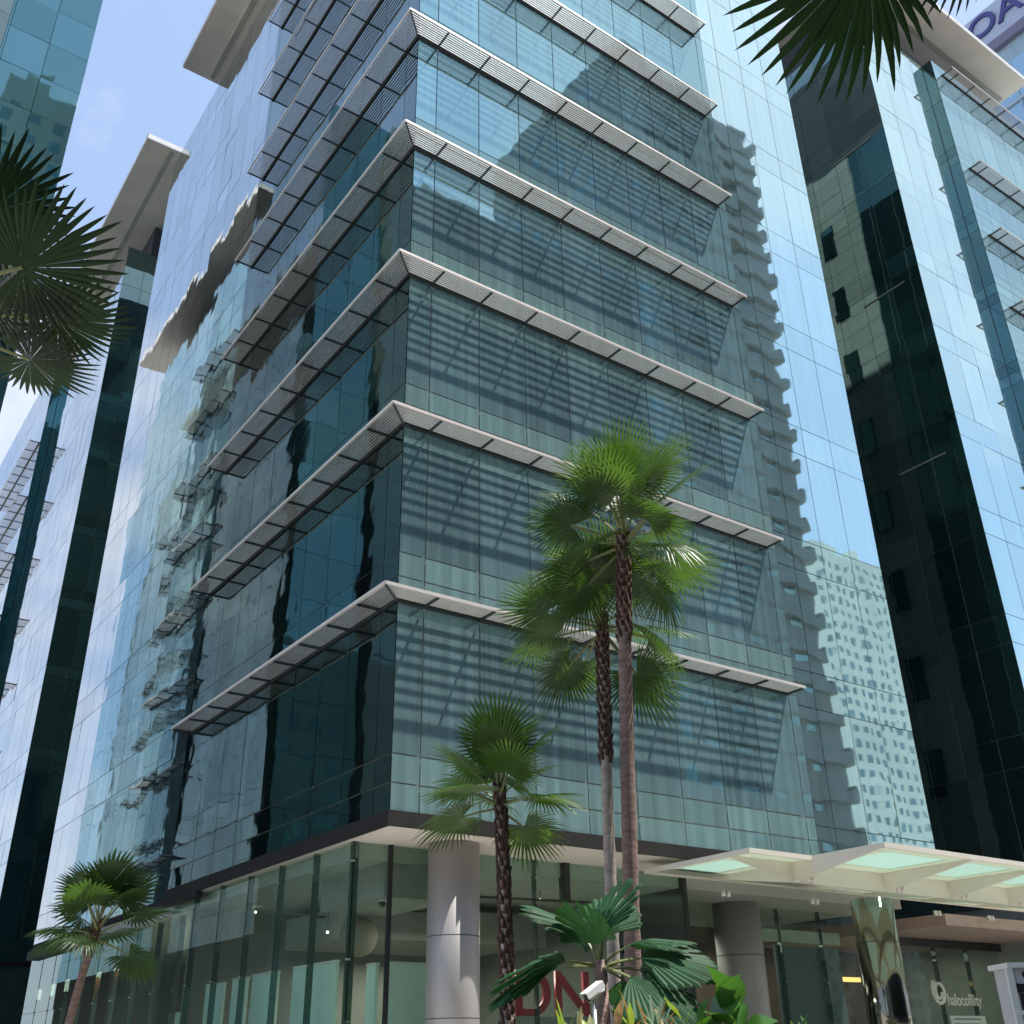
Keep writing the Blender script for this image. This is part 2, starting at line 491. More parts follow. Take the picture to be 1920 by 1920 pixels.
# lobby glazing
GL = clear_glass('lobby_glass', (.74, .88, .81), .03)
GL2 = clear_glass('lobby_side_glass', (.56, .70, .64), .10, dust=.05)
def lobby_glass(parent, p0, p1, n, z0, z1, nrm, mat, name='lobby_glazing', mull=True):
    p0 = Vector(p0); p1 = Vector(p1); d = (p1-p0)/n
    mb = MB(); fr = MB(); fin = MB(); nv = Vector(nrm)
    for i in range(n):
        a = p0 + d*i + d.normalized()*.008; b = p0 + d*(i+1) - d.normalized()*.008
        off = nv*random.uniform(-.003, .003)
        for za, zb in ((z0, z0+3.05), (z0+3.06, z1)):
            mb.quad((a.x+off.x, a.y, za), (b.x, b.y+off.y, za), (b.x, b.y, zb), (a.x, a.y, zb))
        m_ = p0 + d*i
        fin.box(m_.x-.012-abs(nv.x)*.0, m_.y-.012, z0, m_.x+.012 - nv.x*.11, m_.y+.012 - nv.y*.11, z1)
        for zz in (z0+3.05, z1-.35, z0+.6):
            fr.sphere((m_.x+nv.x*.02, m_.y+nv.y*.02, zz), .022, 8, 6)
    g = mb.build(name, mat, parent)
    fin.build('glass_fin', FIN, g)
    fr.build('spider_fitting', M_COLUMN, g)
    return g
FIN = clear_glass('fin_glass', (.25, .38, .32), .1, dust=.12, dustcol=(.2, .3, .27))
lobby_glass(T, (.18, 1.65, 0), (.18, 11.4, 0), 6, .12, 5.2, (-1, 0, 0), GL)
lobby_glass(T, (.20, 1.65, 0), (8.55, 1.65, 0), 4, .12, 5.2, (0, -1, 0), GL)
lobby_glass(T, (.52, 11.6, 0), (.52, 27.1, 0), 9, .12, 5.30, (-1, 0, 0), GL2)
lobby_glass(T, (8.6, 3.3, 0), (16.7, 3.3, 0), 5, .12, 5.2, (0, -1, 0), GL)
for q in ((.95, 1.62, .1, 1.02, 1.70, 5.2), (8.5, 1.62, .1, 8.62, 1.74, 5.2), (8.5, 1.74, .1, 8.62, 3.3, 5.2), (5.1, 1.62, 4.45, 5.26, 1.8, 5.2)):
    MB().box(*q).build('mullion', M_GRILLE, T)
# lobby interior shell
M_IN_WALL = plain('lobby_wall', (.20, .21, .19), .7, var=.2, scale=.7)
M_IN_CEIL = plain('lobby_ceiling', (.40, .42, .38), .8, var=.06)
M_WOOD = plain('brown_timber', (.12, .075, .055), .5, var=.3, scale=3, stretch=(6, 6, .4))
ins = MB()
ins.box(.25, 10.0, .1, 8.5, 10.12, 4.9); ins.box(8.3, 4.0, .1, 8.4, 10.0, 4.9)
ins.box(.9, 26.8, .1, 11.3, 26.9, 4.9); ins.box(6.5, 11.5, .1, 6.6, 26.8, 4.9)
ins.build('lobby_wall', M_IN_WALL, T)
MB().box(.3, 1.75, 4.92, 16.6, 27.0, 5.195).build('lobby_ceiling', M_IN_CEIL, T)
MB().box(.2, 1.7, .02, 16.6, 27.0, .1).build('lobby_floor', plain('lobby_floor', (.25, .24, .22), .25, var=.1), T)
# lobby bulkheads and a dark services zone
bk = MB()
bk.box(1.0, 1.9, 4.3, 2.6, 4.6, 4.919); bk.box(2.5, 6.0, 4.0, 7.9, 9.6, 4.7)
bk.build('bulkhead', plain('bulkhead', (.30, .30, .28), .8), T)
du = MB()
for yy_ in (5.2, 5.6, 7.4):
    du.bar((2.2, yy_, 4.55), (8.0, yy_+.7, 4.75), .07, .05)
du.bar((1.4, 3.2, 4.6), (5.5, 6.4, 4.5), .09, .05); du.bar((3.4, 2.4, 4.5), (7.8, 3.2, 4.7), .05, .05)
du.build('ceiling_track', M_GRILLE, T)
# entrance wall behind the front glazing
ew = MB(); ew.box(12.6, 7.4, .1, 22.9, 7.5, 5.19); ew.build('entrance_wall', M_WOOD, T)
gp = MB(); gp.box(13.35, 3.42, .1, 15.85, 3.5, 4.05); gp.build('wall_panel', plain('slate_panel', (.105, .12, .135), .55, var=.04), T)
bc = MB(); bc.box(12.7, 3.36, 4.12, 15.9, 3.52, 4.42); bc.build('lintel', plain('lintel', (.45, .44, .41), .6), T)
# second entrance bay, linking to the tower next door
lobby_glass(T, (16.8, 3.3, 0), (23.2, 3.3, 0), 4, .12, 4.4, (0, -1, 0), GL, name='link_glazing')
lk = MB(); lk.box(16.76, .6, 4.42, 24.5, 7.3, 4.7); lk.build('link_ceiling', plain('rosy_ceiling', (.42, .30, .27), .6, var=.1), T)
lb = MB(); lb.box(16.78, 3.15, 4.2, 23.2, 3.29, 4.41); lb.build('link_beam', M_GRILLE, T)
dn = lamp('warm_downlight', (1, .85, .6), 7)
dl = MB()
for x_ in (18.4, 19.6, 20.6, 21.8):
    dl.box(x_, 4.3, 4.40, x_+.35, 4.5, 4.419)
dl.build('downlight', dn, T)

# ---------------------------------------------------------------- entrance canopy: white fins in a grid with glass lights above
EC = empty('entrance_canopy', 'white framed glass entrance canopy with deep coffered fins at lower right', 'canopy', (14, -2, 4.6))
EC_OFF = Vector((14, -2, 4.6))
def ecb(mb, x0, y0, z0, x1, y1, z1): mb.box(x0-14, y0+2, z0-4.6, x1-14, y1+2, z1-4.6)
M_ECW = plain('canopy_white', (.74, .70, .62), .5, var=.05, scale=1.0)
M_ECP = plain('canopy_milk_glass', (.74, .76, .68), .4, var=.08, scale=1.0, trans=((.60, .66, .56), .55))
XG = [6.5, 8.3, 11.2, 13.55, 15.9, 18.25, 20.6, 22.95, 25.3]
YG = [-4.0, -1.75, .6]
ZT, ZE, ZB_ = 5.02, 4.95, 4.60
def fin(mb, p, q, za, zb, th=.03):
    """vertical plate from p to q, its lower edge at za at p and zb at q"""
    p = Vector((p[0]-14, p[1]+2, 0)); q = Vector((q[0]-14, q[1]+2, 0)); d = (q-p).normalized(); n_ = Vector((-d.y, d.x, 0))*th
    zt = ZT-.006-4.6
    a = [p-n_, q-n_, q+n_, p+n_]; lo = [za, zb, zb, za]
    k = len(mb.v)
    for i in range(4): mb.v.append((a[i].x, a[i].y, lo[i]-4.6))
    for i in range(4): mb.v.append((a[i].x, a[i].y, zt))
    for f_ in ((3,2,1,0),(4,5,6,7),(0,1,5,4),(1,2,6,5),(2,3,7,6),(3,0,4,7)): mb.f.append(tuple(k+i for i in f_)); mb.sm.append(False)
fr = MB()
for i, x in enumerate(XG):
    if i in (0,): continue
    if i == 1:
        fin(fr, (x, -4.0), (x, -1.78), ZE, ZB_); fin(fr, (x, -1.72), (x, .57), ZB_, ZE)
    else:
        fin(fr, (x, -3.97), (x, -1.78), ZE, ZB_); fin(fr, (x, -1.72), (x, .57), ZB_, ZE)
fin(fr, (6.53, -1.75), (8.27, -1.75), ZE, ZB_)
for i in range(1, len(XG)-1): fin(fr, (XG[i]+.03, -1.75), (XG[i+1]-.03, -1.75), ZB_, ZB_)
fr.build('fin_frame', M_ECW, EC)
ed = MB()
ecb(ed, 6.46, -2.34, ZE-.01, 6.53, .64, ZT+.01); ecb(ed, 6.53, -2.34, ZE-.01, 8.26, -2.27, ZT+.01)
ecb(ed, 8.26, -4.04, ZE-.012, 8.33, -2.27, ZT+.012); ecb(ed, 8.33, -4.04, ZE-.012, 25.4, -3.97, ZT+.012); ecb(ed, 6.53, .57, ZE-.01, 25.4, .64, ZT+.01)
ed.build('edge_beam', M_ECW, EC)
def milk():
    m, t = mat_new('mint_canopy_glass'); n = t.nodes.new; l = t.links.new
    o = n('ShaderNodeOutputMaterial'); tr = n('ShaderNodeBsdfTransparent'); tr.inputs[0].default_value = (.62, .76, .70, 1)
    tl = n('ShaderNodeBsdfTranslucent'); tl.inputs[0].default_value = (.48, .60, .55, 1)
    a = n('ShaderNodeMixShader'); a.inputs[0].default_value = .55
    gl = n('ShaderNodeBsdfGlossy'); gl.inputs['Roughness'].default_value = .05
    b = n('ShaderNodeMixShader'); b.inputs[0].default_value = .1
    l(tr.outputs[0], a.inputs[1]); l(tl.outputs[0], a.inputs[2]); l(a.outputs[0], b.inputs[1]); l(gl.outputs[0], b.inputs[2]); l(b.outputs[0], o.inputs[0])
    return m
MILK = milk()
pn = MB(); sk = MB()
for i in range(len(XG)-1):
    for j in range(2):
        x0, x1, y0, y1 = XG[i]+.035, XG[i+1]-.035, YG[j]+.035, YG[j+1]-.035
        if i == 0 and j == 0: y0 = -2.27
        mx0, mx1 = (.60, .26) if i == 1 else (.28, .26)
        my0, my1 = (.38, .38)
        if i == 0: mx0 = mx1 = .28
        zt = 4.99
        if i == 0 and j == 0:
            ecb(pn, x0, y0, zt-.012, x1, y1, zt+.02); continue
        sk = MB(); ecb(sk, x0+mx0, y0+my0, zt, x1-mx1, y1-my1, zt+.012); sk.build('skylight', MILK, EC)
        ecb(pn, x0, y0, zt-.012, x1, y0+my0-.003, zt+.02); ecb(pn, x0, y1-my1+.003, zt-.012, x1, y1, zt+.02)
        ecb(pn, x0, y0+my0, zt-.013, x0+mx0-.003, y1-my1, zt+.019); ecb(pn, x1-mx1+.003, y0+my0, zt-.013, x1, y1-my1, zt+.019)
pn.build('cell_border', M_ECP, EC)
for i in (1, 2, 3, 4, 5):
    for j in (1, 2):
        cx, cy = XG[i]-14+.25, YG[j]+2-.15
        for dx in (0, .16):
            MB().tube([(cx+dx, cy, .0), (cx+dx, cy, .12)], .05, 10).build('spotlight', M_ALU, EC)
ch = MB().tube([(12.0-14, -.75+2, -4.6), (12.0-14, -.75+2, 0)], .46, 48).build('canopy_column', M_CHROME, EC)
rings = MB()
for zc in (-3.0, -.9): rings.tube([(-2.0, 1.25, zc-.006), (-2.0, 1.25, zc+.006)], .462, 48, cap=False)
rings.build('joint_ring', M_RAIL, ch)

# ================================================================ RIGHT TOWER
T2 = empty('office_tower', 'teal tower at the right edge with dark glazed side wall facing the gap', 'office building', (23.3, 0, 0))
def sub(o, base):   # keep world coordinates while parented to an empty away from origin
    for c in base: pass
def tower_children_fix(T_):
    for c in T_.children:
        c.location = Vector(c.location) - T_.location
cr = MB()
cr.box(23.335, .535, 0, 28.26, 27, TOP); cr.box(28.28, .035, 0, 52, 27, TOP-.01)
cr.build('wall', M_SEAM, T2)
facade('curtain_wall', T2, G_FRONT_PLAIN, (23.3, .5, 0), (1, 0, 0), (0, -1, 0), arange(0, 4.95, 1.31), ZS_P, tilt=.0035)
usr = arange(0, 23, 1.31)
facade('curtain_wall', T2, G_FRONT, (28.27, 0, 0), (1, 0, 0), (0, -1, 0), usr, ZS_B, tilt=.0012)
facade('block_return', T2, G_DARK, (28.25, 0, 0), (0, 1, 0), (-1, 0, 0), [0, .49], ZS_B)
facade('side_curtain_wall', T2, G_DARK, (23.3, .5, 0), (0, 1, 0), (-1, 0, 0), arange(0, 26.3, 1.31), ZS_P, tilt=.002)
for k in range(9):
    z = 9.45+4*k if k < 8 else 43.6
    xs = [29.55+1.31*q for q in range(9)]
    louvre(T2, z, lambda o_: [(28.95, -o_), (40.2, -o_)], [((x, 0), (x, -.56)) for x in [29.0]+xs if x < 40.2],
           lab='front sun louvre of the right tower, level %d counted upward' % (k+1))
c = roof_canopy(T2, 23.5, -.85, 36.6, 7.0, 47.3)
MB().box(24.0, 1.7, TOP, 36.3, 20, 47.29).build('plant_room', M_PLANT, T2)
MB().box(23.3, .5, TOP, 28.3, .7, TOP+.35).build('parapet', M_RAIL, T2)
for k in (2, 4, 6): MB().bar((23.27, 1.2, 13+4.0*k), (23.27, 3.2, 13+4.0*k), .02, .05).build('ledge', M_CONC, T2)
tower_children_fix(T2)

# ================================================================ TOWER BEHIND, LEFT
T3 = empty('office_tower', 'farther tower at left showing a narrow dark end wall and beige roof canopy', 'office building', (.5, 34.9, 0))
cr = MB(); cr.box(.535, 34.935, 0, 16, 48.35, TOP); cr.box(.035, 48.39, 0, 16, 66, TOP-.01)
cr.build('wall', M_SEAM, T3)
facade('curtain_wall', T3, G_SIDE, (.5, 34.9, 0), (0, 1, 0), (-1, 0, 0), arange(0, 13.45, 1.31), ZS_P, tilt=.0022)
facade('curtain_wall', T3, G_SIDE, (0, 48.36, 0), (0, 1, 0), (-1, 0, 0), arange(0, 17, 1.31), ZS_B, tilt=.0022)
G_TEAL = curtain('teal_return_glass', (.16, .42, .46), (.06, .30, .34), .55, .1)
facade('block_return', T3, G_TEAL, (0, 48.35, 0), (1, 0, 0), (0, -1, 0), [0, .49], ZS_B)
facade('end_curtain_wall', T3, G_DARK, (.5, 34.9, 0), (1, 0, 0), (0, -1, 0), arange(0, 15.4, 1.1), ZS_B, tilt=.002)
for k in range(8):
    z = 9.45+4*k
    louvre(T3, z, lambda o_: [(-o_, 48.5), (-o_, 60)], [((0, 48.55+1.31*q), (-.56, 48.55+1.31*q)) for q in range(9)],
           lab='sun louvre of the farther left tower, level %d counted upward' % (k+1))
roof_canopy(T3, -.70, 29.3, 6, 58, 47.3)
MB().box(2.0, 36, TOP, 14, 60, 47.29).build('plant_room', M_PLANT, T3)
bsw = MB(); bsw.box(.40, 34.84, 0, 16, 34.89, 5.3); bsw.build('base_glazing', plain('base_green_glass', (.07, .13, .12), .1, var=.1), T3)
MB().box(.3, 34.80, 5.3, 16.1, 34.89, 5.45).build('fascia', M_FASCIA, T3)
tower_children_fix(T3)

# ================================================================ NEAR LEFT TOWER
T4 = empty('office_tower', 'near tower cut by the upper left corner, large teal panes partly behind palm fronds', 'office building', (-5.6, 18.7, 0))
cr = MB(); cr.box(-30, 18.735, 0, -5.64, 48, TOP); cr.build('wall', M_CORE, T4)
XB = arange(0, 24.4, 1.55)
ZB4 = [0, 3.3, 5.45]
z = 5.45
while z < TOP-2.2: z += 2.0; ZB4.append(z)
ZB4.append(TOP)
facade('curtain_wall', T4, G_B3, (-5.6, 18.7, 0), (-1, 0, 0), (0, -1, 0), [q for q in XB if q < 3.2] + [3.2], ZB4, tilt=.004)
G_FRIT = curtain('frosted_grey_glass', (.20, .30, .29), (.28, .36, .34), .45, .2)
cr = MB(); cr.box(-30, 18.25, 0, -8.83, 18.69, TOP-.02); cr.build('wall', M_SEAM, T4)
facade('curtain_wall', T4, G_FRIT, (-8.8, 18.2, 0), (-1, 0, 0), (0, -1, 0), arange(0, 20, 1.55), ZB4, tilt=.003)
facade('block_return', T4, G_FRIT, (-8.8, 18.2, 0), (0, 1, 0), (1, 0, 0), [0, .49], ZB4)
facade('curtain_wall', T4, G_SIDE, (-5.6, 18.7, 0), (0, 1, 0), (1, 0, 0), arange(0, 11, 1.31), ZS_P, tilt=.002)
facade('curtain_wall', T4, G_FRONT_PLAIN, (-5.6, 36.0, 0), (0, 1, 0), (1, 0, 0), arange(0, 12, 1.31), ZS_P, tilt=.002)
cr = MB(); cr.box(-5.63, 30.04, 0, -5.24, 35.96, TOP-.01); cr.build('wall', M_SEAM, T4)
facade('curtain_wall', T4, G_FRONT, (-5.2, 30, 0), (0, 1, 0), (1, 0, 0), arange(0, 6, 1.31), ZS_B, tilt=.002)
facade('block_return', T4, G_DARK, (-5.6, 30.0, 0), (1, 0, 0), (0, -1, 0), [0, .39], ZS_B)
for k in range(8):
    louvre(T4, 9.45+4*k, lambda o_: [(-5.2+o_, 30.1), (-5.2+o_, 36.2)], [((-5.2, 30.2+1.31*q), (-4.64, 30.2+1.31*q)) for q in range(5)],
           lab='sun louvre on the inner side of the near left tower, level %d counted upward' % (k+1))
c = MB().box(-12, 28.6, 46.6, -4.6, 50, 46.95).build('roof_canopy', M_CANOPY, T4)
MB().box(-20, 24, TOP, -7.2, 46, 46.59).build('plant_room', M_PLANT, T4)
tower_children_fix(T4)

# ================================================================ FAR TOWER WITH LETTERS
T5Y = 1.0
T5 = empty('high_rise', 'distant pale blue tower at the top right corner carrying big dark blue letters', 'office building', (60, 10.6, 0))
MB().box(60, T5Y, 0, 90, 10.6, 74.0).build('wall', G_FAR, T5)
MB().box(59.9, T5Y-.1, 76.9, 90, 10.75, 81.0).build('sign_band', plain('pale_blue_band', (.40, .46, .60), .6, var=.06), T5)
MB().box(59.6, T5Y-.2, 75.9, 90, 10.9, 76.9).build('ledge', plain('ledge_violet', (.16, .16, .24), .6), T5)
MB().box(60.1, T5Y, 74.0, 90, 10.5, 75.9).build('band', plain('band_blue', (.30, .42, .50), .5), T5)
bl = MB()
for zz in arange(30, 74, 3.6)[:-1]:
    bl.box(59.85, T5Y, zz, 60.0, 10.55, zz+.35)
for yy_ in arange(T5Y+.5, 10, 3.2): bl.box(59.9, yy_, 30, 59.99, yy_+.12, 73.9)
bl.build('mullion', plain('pale_mullion', (.34, .44, .55), .5), T5)
me = text_mesh('OA', 3.3, .08)
me.materials.append(plain('navy_letters', (.05, .055, .22), .5))
lt = link('lettering', me, T5)
# letters on the face that looks towards -x, reading along -y
lt.matrix_world = Matrix(((0, 0, -1, 59.8), (-1, 0, 0, 10.35), (0, 1, 0, 78.3), (0, 0, 0, 1)))
bpy.context.view_layer.update()
for c in T5.children:
    if c is lt:
        lt.matrix_parent_inverse = Matrix.Identity(4)
        lt.matrix_basis = Matrix.Translation(-T5.location) @ Matrix(((0, 0, -1, 59.8), (-1, 0, 0, 10.35), (0, 1, 0, 78.3), (0, 0, 0, 1)))
    else:
        c.location = Vector(c.location) - T5.location

# ================================================================ ACROSS THE STREET (seen in the mirror glass)
def punched_block(name, label, x0, x1, y0, y1, h, wallmat, fh=3.3, bay=3.2, face=1, balc=False, winmat=None):
    t = empty(name, label, 'building', ((x0+x1)/2, (y0+y1)/2, 0))
    ox, oy = (x0+x1)/2, (y0+y1)/2
    MB().box(x0-ox, y0-oy, 0, x1-ox, y1-oy, h).build('wall', wallmat, t)
    wn = MB()
    for f in range(int(h/fh)-1):
        zb = 1.2+fh*(f+.5)
        x = x0+bay*.3
        while x < x1-bay*.7:
            wn.box(x-ox, y1-oy, zb, x+bay*.42-ox, y1-oy+.06, zb+fh*.5); x += bay
        y = y0+bay*.3
        while y < y1-bay*.7:
            wn.box(x0-ox-.06, y-oy, zb, x0-ox, y+bay*.55-oy, zb+fh*.5)
            y += bay
    o = wn.build('windows', winmat or G_DARK, t); o.name = 'window'
    o['kind'] = 'stuff'
    if balc:
        b = MB()
        for f in range(int(h/fh)):
            d = .6 if f % 2 else .35
            b.box(x1-ox, y1-oy-6, fh*f+.3, x1-ox+d, y1-oy+.5, fh*f+1.7)
            b.box(x0-ox+4, y1-oy+.07, fh*f+.3, x1-ox, y1-oy+.5, fh*f+1.3)
        b.build('balcony', wallmat, t)
    rf = MB().box(x0-ox+2, y0-oy+2, h, x0-ox+ (x1-x0)*.5, y1-oy-2, h+3.5).build('roof_house', wallmat, t)
    return t
M_GREYL = plain('slate_render', (.15, .18, .19), .8, var=.15, scale=.15)
M_GREYB = plain('dark_slate_render', (.035, .07, .072), .8, var=.2, scale=.15)
M_PALEB = plain('pale_render', (.60, .64, .60), .8, var=.08, scale=.1)
M_MIDB = plain('mid_render', (.26, .30, .30), .8, var=.15, scale=.15)
punched_block('apartment_block', 'slate grey high rise across the street, mirrored in the front glass', 46, 67.5, -62, -40, 100, M_GREYL, balc=True)
punched_block('apartment_tower', 'pale residential tower with rows of small windows mirrored low in the front glass', 177, 199, -150, -120, 106, M_PALEB, fh=3.1, bay=3.0)
punched_block('apartment_tower', 'second pale residential tower beside the first in the mirrored view', 201, 216, -156, -128, 112, M_PALEB, fh=3.1, bay=3.0)
punched_block('apartment_block', 'lower slate block beside the slate high rise, mirrored behind the palms', -12, 45.9, -60, -40.3, 66, M_GREYB, winmat=M_GRILLE)
punched_block('office_block', 'low grey office block behind the viewer, mirrored in the left tower', -62, 12, -75, -50, 40, M_MIDB)
punched_block('office_block', 'tall grey office block far behind, mirrored in the panes of the near left tower', -7, 5, -84, -62, 118, M_MIDB)
punched_block('office_block', 'darker stepped office block left of the tall one in the mirrored view', -40, -13, -90, -66, 104, M_GREYL)

# ================================================================ PALMS
M_FROND = plain('palm_green', (.034, .072, .018), .42, var=.45, scale=3.0, trans=((.10, .21, .02), .30))
M_FROND_D = plain('palm_dark_green', (.008, .018, .009), .55, var=.4, scale=3.0, spec=.3, trans=((.012, .035, .006), .2))
M_BIGLEAF = plain('broad_leaf_green', (.020, .074, .028), .6, spec=.2, var=.35, scale=2.0, trans=((.04, .12, .03), .2))
M_PETIOLE = plain('petiole', (.17, .19, .07), .5, var=.2)
M_TRUNK = plain('palm_bark', (.23, .155, .135), .9, var=.35, scale=6, bump=.6, bscale=30, stretch=(1, 1, 3))
M_TRUNK_P = plain('palm_bark_pale', (.34, .29, .26), .9, var=.25, scale=5, bump=.5, bscale=30, stretch=(1, 1, 3))
M_BOOT = plain('leaf_base_fibre', (.085, .045, .035), .95, var=.5, scale=12, bump=.8, bscale=50)

def frond_mesh(name, rnd, rb, lp, nseg, sweep, join, droop, width_k=1.0, tipdroop=.25, mat=None, cup=.15, fold=.10):
    """fan leaf: petiole along +x then a pleated blade split into tapering segments"""
    v = []; f = []; mi = []
    # petiole
    pts = []
    for i in range(7):
        t = i/6
        pts.append(Vector((lp*t, 0, .10*lp*math.sin(t*math.pi*.5) - .04*lp*t*t)))
    for i, p in enumerate(pts):
        wv = (.022 - .010*i/6)*(1 + rb*.4)
        for k in range(5):
            a = 2*math.pi*k/5
            v.append((p.x, p.y+wv*math.cos(a), p.z+wv*.6*math.sin(a)))
    for i in range(6):
        for k in range(5):
            k2 = (k+1) % 5
            f.append((i*5+k, i*5+k2, (i+1)*5+k2, (i+1)*5+k)); mi.append(1)
    h = pts[-1]
    # costa keeps going into the blade a little
    da = 2*sweep/nseg
    rows = [.0, .22, .42, join, join+(1-join)*.40, join+(1-join)*.78, 1.0]
    for s in range(nseg):
        a = -sweep + da*(s+.5) + rnd.gauss(0, da*.06)
        rel = abs(a)/sweep
        ln = rb*(1.0 - .30*rel**1.6)*(1+rnd.gauss(0, .035))
        dp = droop*(1+.3*rnd.random())
        td = tipdroop*(.6+.9*rnd.random())
        twist = rnd.gauss(0, .10)
        cosx = .10*rb*(1-rel)
        n0 = len(v)
        for i, t in enumerate(rows):
            r_ = ln*t
            if t <= join: hw = math.tan(da/2)*r_*1.04
            else:
                q = (t-join)/(1-join)
                hw = math.tan(da/2)*ln*join*1.0*(1-q)**.6*width_k
            zz = -dp*r_*r_/rb - td*max(0, t-join)**1.7*rb*1.6 + cup*rb*t*(rel**1.5)
            x = h.x + cosx*t + math.cos(a)*r_; y = math.sin(a)*r_
            # side direction
            sx, sy = -math.sin(a), math.cos(a)
            zf = fold*hw
            tw = twist*max(0, t-join)
            v.append((x - sx*hw, y - sy*hw, h.z+zz - zf - tw*hw)); v.append((x, y, h.z+zz+zf)); v.append((x + sx*hw, y + sy*hw, h.z+zz - zf + tw*hw))
        for i in range(len(rows)-1):
            b = n0+i*3
            f.append((b, b+3, b+4, b+1)); mi.append(0); f.append((b+1, b+4, b+5, b+2)); mi.append(0)
    me = bpy.data.meshes.new(name)
    me.from_pydata(v, [], f)
    me.materials.append(mat or M_FROND); me.materials.append(M_PETIOLE)
    me.polygons.foreach_set('material_index', mi)
    me.update()
    return me

rr = random.Random(11)
FRONDS = [frond_mesh('frond', rr, .60, rr.uniform(.55, .75), 46, R(rr.uniform(125, 150)), .50, rr.uniform(.08, .25), tipdroop=rr.uniform(.12, .35)) for _ in range(6)]
M_FROND_B = plain('palm_bright_green', (.052, .115, .018), .42, var=.45, scale=3.0, trans=((.17, .34, .02), .34))
FRONDS_BRIGHT = [frond_mesh('frond', rr, .66, rr.uniform(.5, .65), 40, R(rr.uniform(115, 140)), .52, rr.uniform(.06, .2), tipdroop=rr.uniform(.1, .3), mat=M_FROND_B) for _ in range(5)]
FRONDS_DARK = [frond_mesh('frond', rr, .72, rr.uniform(.65, .8), 44, R(rr.uniform(150, 168)), .58, rr.uniform(.02, .12), tipdroop=rr.uniform(.05, .2), mat=M_FROND_D) for _ in range(5)]
FRONDS_LEFT = [frond_mesh('frond', rr, .60, rr.uniform(.5, .65), 28, R(rr.uniform(110, 140)), .66, rr.uniform(.15, .35), tipdroop=rr.uniform(.2, .4), mat=M_FROND) for _ in range(4)]
BIGFAN = [frond_mesh('frond', rr, .62, rr.uniform(.25, .4), 18, R(rr.uniform(62, 80)), .93, rr.uniform(.3, .7), tipdroop=.4, mat=M_BIGLEAF, cup=.1, fold=.22) for _ in range(4)]

def place_frond(parent, me, az, el, rollv, scale, loc=(0,0,0)):
    o = link('frond', me, parent, loc)
    rot = Matrix.Rotation(az, 4, 'Z') @ Matrix.Rotation(-el, 4, 'Y') @ Matrix.Rotation(rollv, 4, 'X')
    o.rotation_euler = rot.to_euler()
    o.scale = (scale,)*3
    return o

def palm(label, base, top, r0, r1, nf, sc, meshes, seed, el_lo=-45, el_hi=78, bark=None, boots=(.72, 1.0), bend=.1, bootr=1.35, cat='palm tree', az_bias=None):
    rnd = random.Random(seed)
    base = Vector(base); top = Vector(top); h = (top-base)
    t = empty('palm_tree', label, cat, base)
    pts = []; rad = []
    n = 60
    for i in range(n+1):
        q = i/n
        p = h*q + Vector((bend*math.sin(q*math.pi), bend*.4*math.sin(q*math.pi*1.3), 0))
        ring = 1 + .045*(1 if i % 2 else -1)
        pts.append(p); rad.append((r0+(r1-r0)*q + (.35*r0 if i == 0 else 0))*ring)
    MB().tube(pts, rad, 14).build('trunk', bark or M_TRUNK, t)
    if boots:
        b = MB()
        nb = int(160*(boots[1]-boots[0])*h.length/3)
        for k in range(nb):
            q = boots[0] + (boots[1]-boots[0])*k/nb
            p = h*q + Vector((bend*math.sin(q*math.pi), bend*.4*math.sin(q*math.pi*1.3), 0))
            a = k*2.399; rr_ = (r0+(r1-r0)*q)
            d = Vector((math.cos(a), math.sin(a), 0))
            L_ = rnd.uniform(.07, .14)
            b.tube([p+d*rr_*.7, p+d*rr_*bootr+Vector((0,0,L_*.7)), p+d*(rr_*bootr+.03*rnd.random())+Vector((0,0,L_*1.3))], [.035, .024, .006], 5)
        b.build('leaf_base', M_BOOT, t)
    for k in range(nf):
        q = (k+.5)/nf
        el = R(el_lo + (el_hi-el_lo)*q**.8 + rnd.gauss(0, 7))
        az = k*2.3999 + rnd.gauss(0, .25)
        if az_bias: az = az_bias[0] + (rnd.random()-.5)*az_bias[1]
        place_frond(t, meshes[k % len(meshes)], az, el, rnd.gauss(0, .35), sc*rnd.uniform(.88, 1.1), tuple(h + Vector((0, 0, -.25*(1-q)))))
    return t

palm('taller palm of the close pair right of centre, its dark crown highest of all', (-.89, -7.03, 0), (-.65, -7.25, 7.7), .10, .078, 24, 1.12, FRONDS, 3, bark=M_TRUNK, boots=(.80, 1.0), bootr=1.1, bend=-.04)
palm('tall palm just behind the higher one, its crown below and trunk slimmer and paler', (-.04, -5.78, 0), (.08, -5.88, 7.15), .085, .068, 22, 1.14, FRONDS, 5, bark=M_TRUNK_P, boots=(.70, 1.0), bootr=1.2, bend=-.03)
palm('single short palm before the corner column with shaggy dark brown upper trunk', (-2.2, -6.64, 0), (-2.25, -6.60, 4.3), .075, .055, 17, .86, FRONDS_BRIGHT, 9, el_lo=-24, bark=M_TRUNK_P, boots=(.42, 1.0), bootr=1.05, bend=.06)
palm('small leaning palm by the lobby glass at lower left', (-4.25, 2.5, 0), (-3.86, 2.9, 3.68), .075, .06, 16, .98, FRONDS_LEFT, 21, el_lo=-25, el_hi=80, boots=(.86, 1.0), bootr=1.2, bend=-.12)

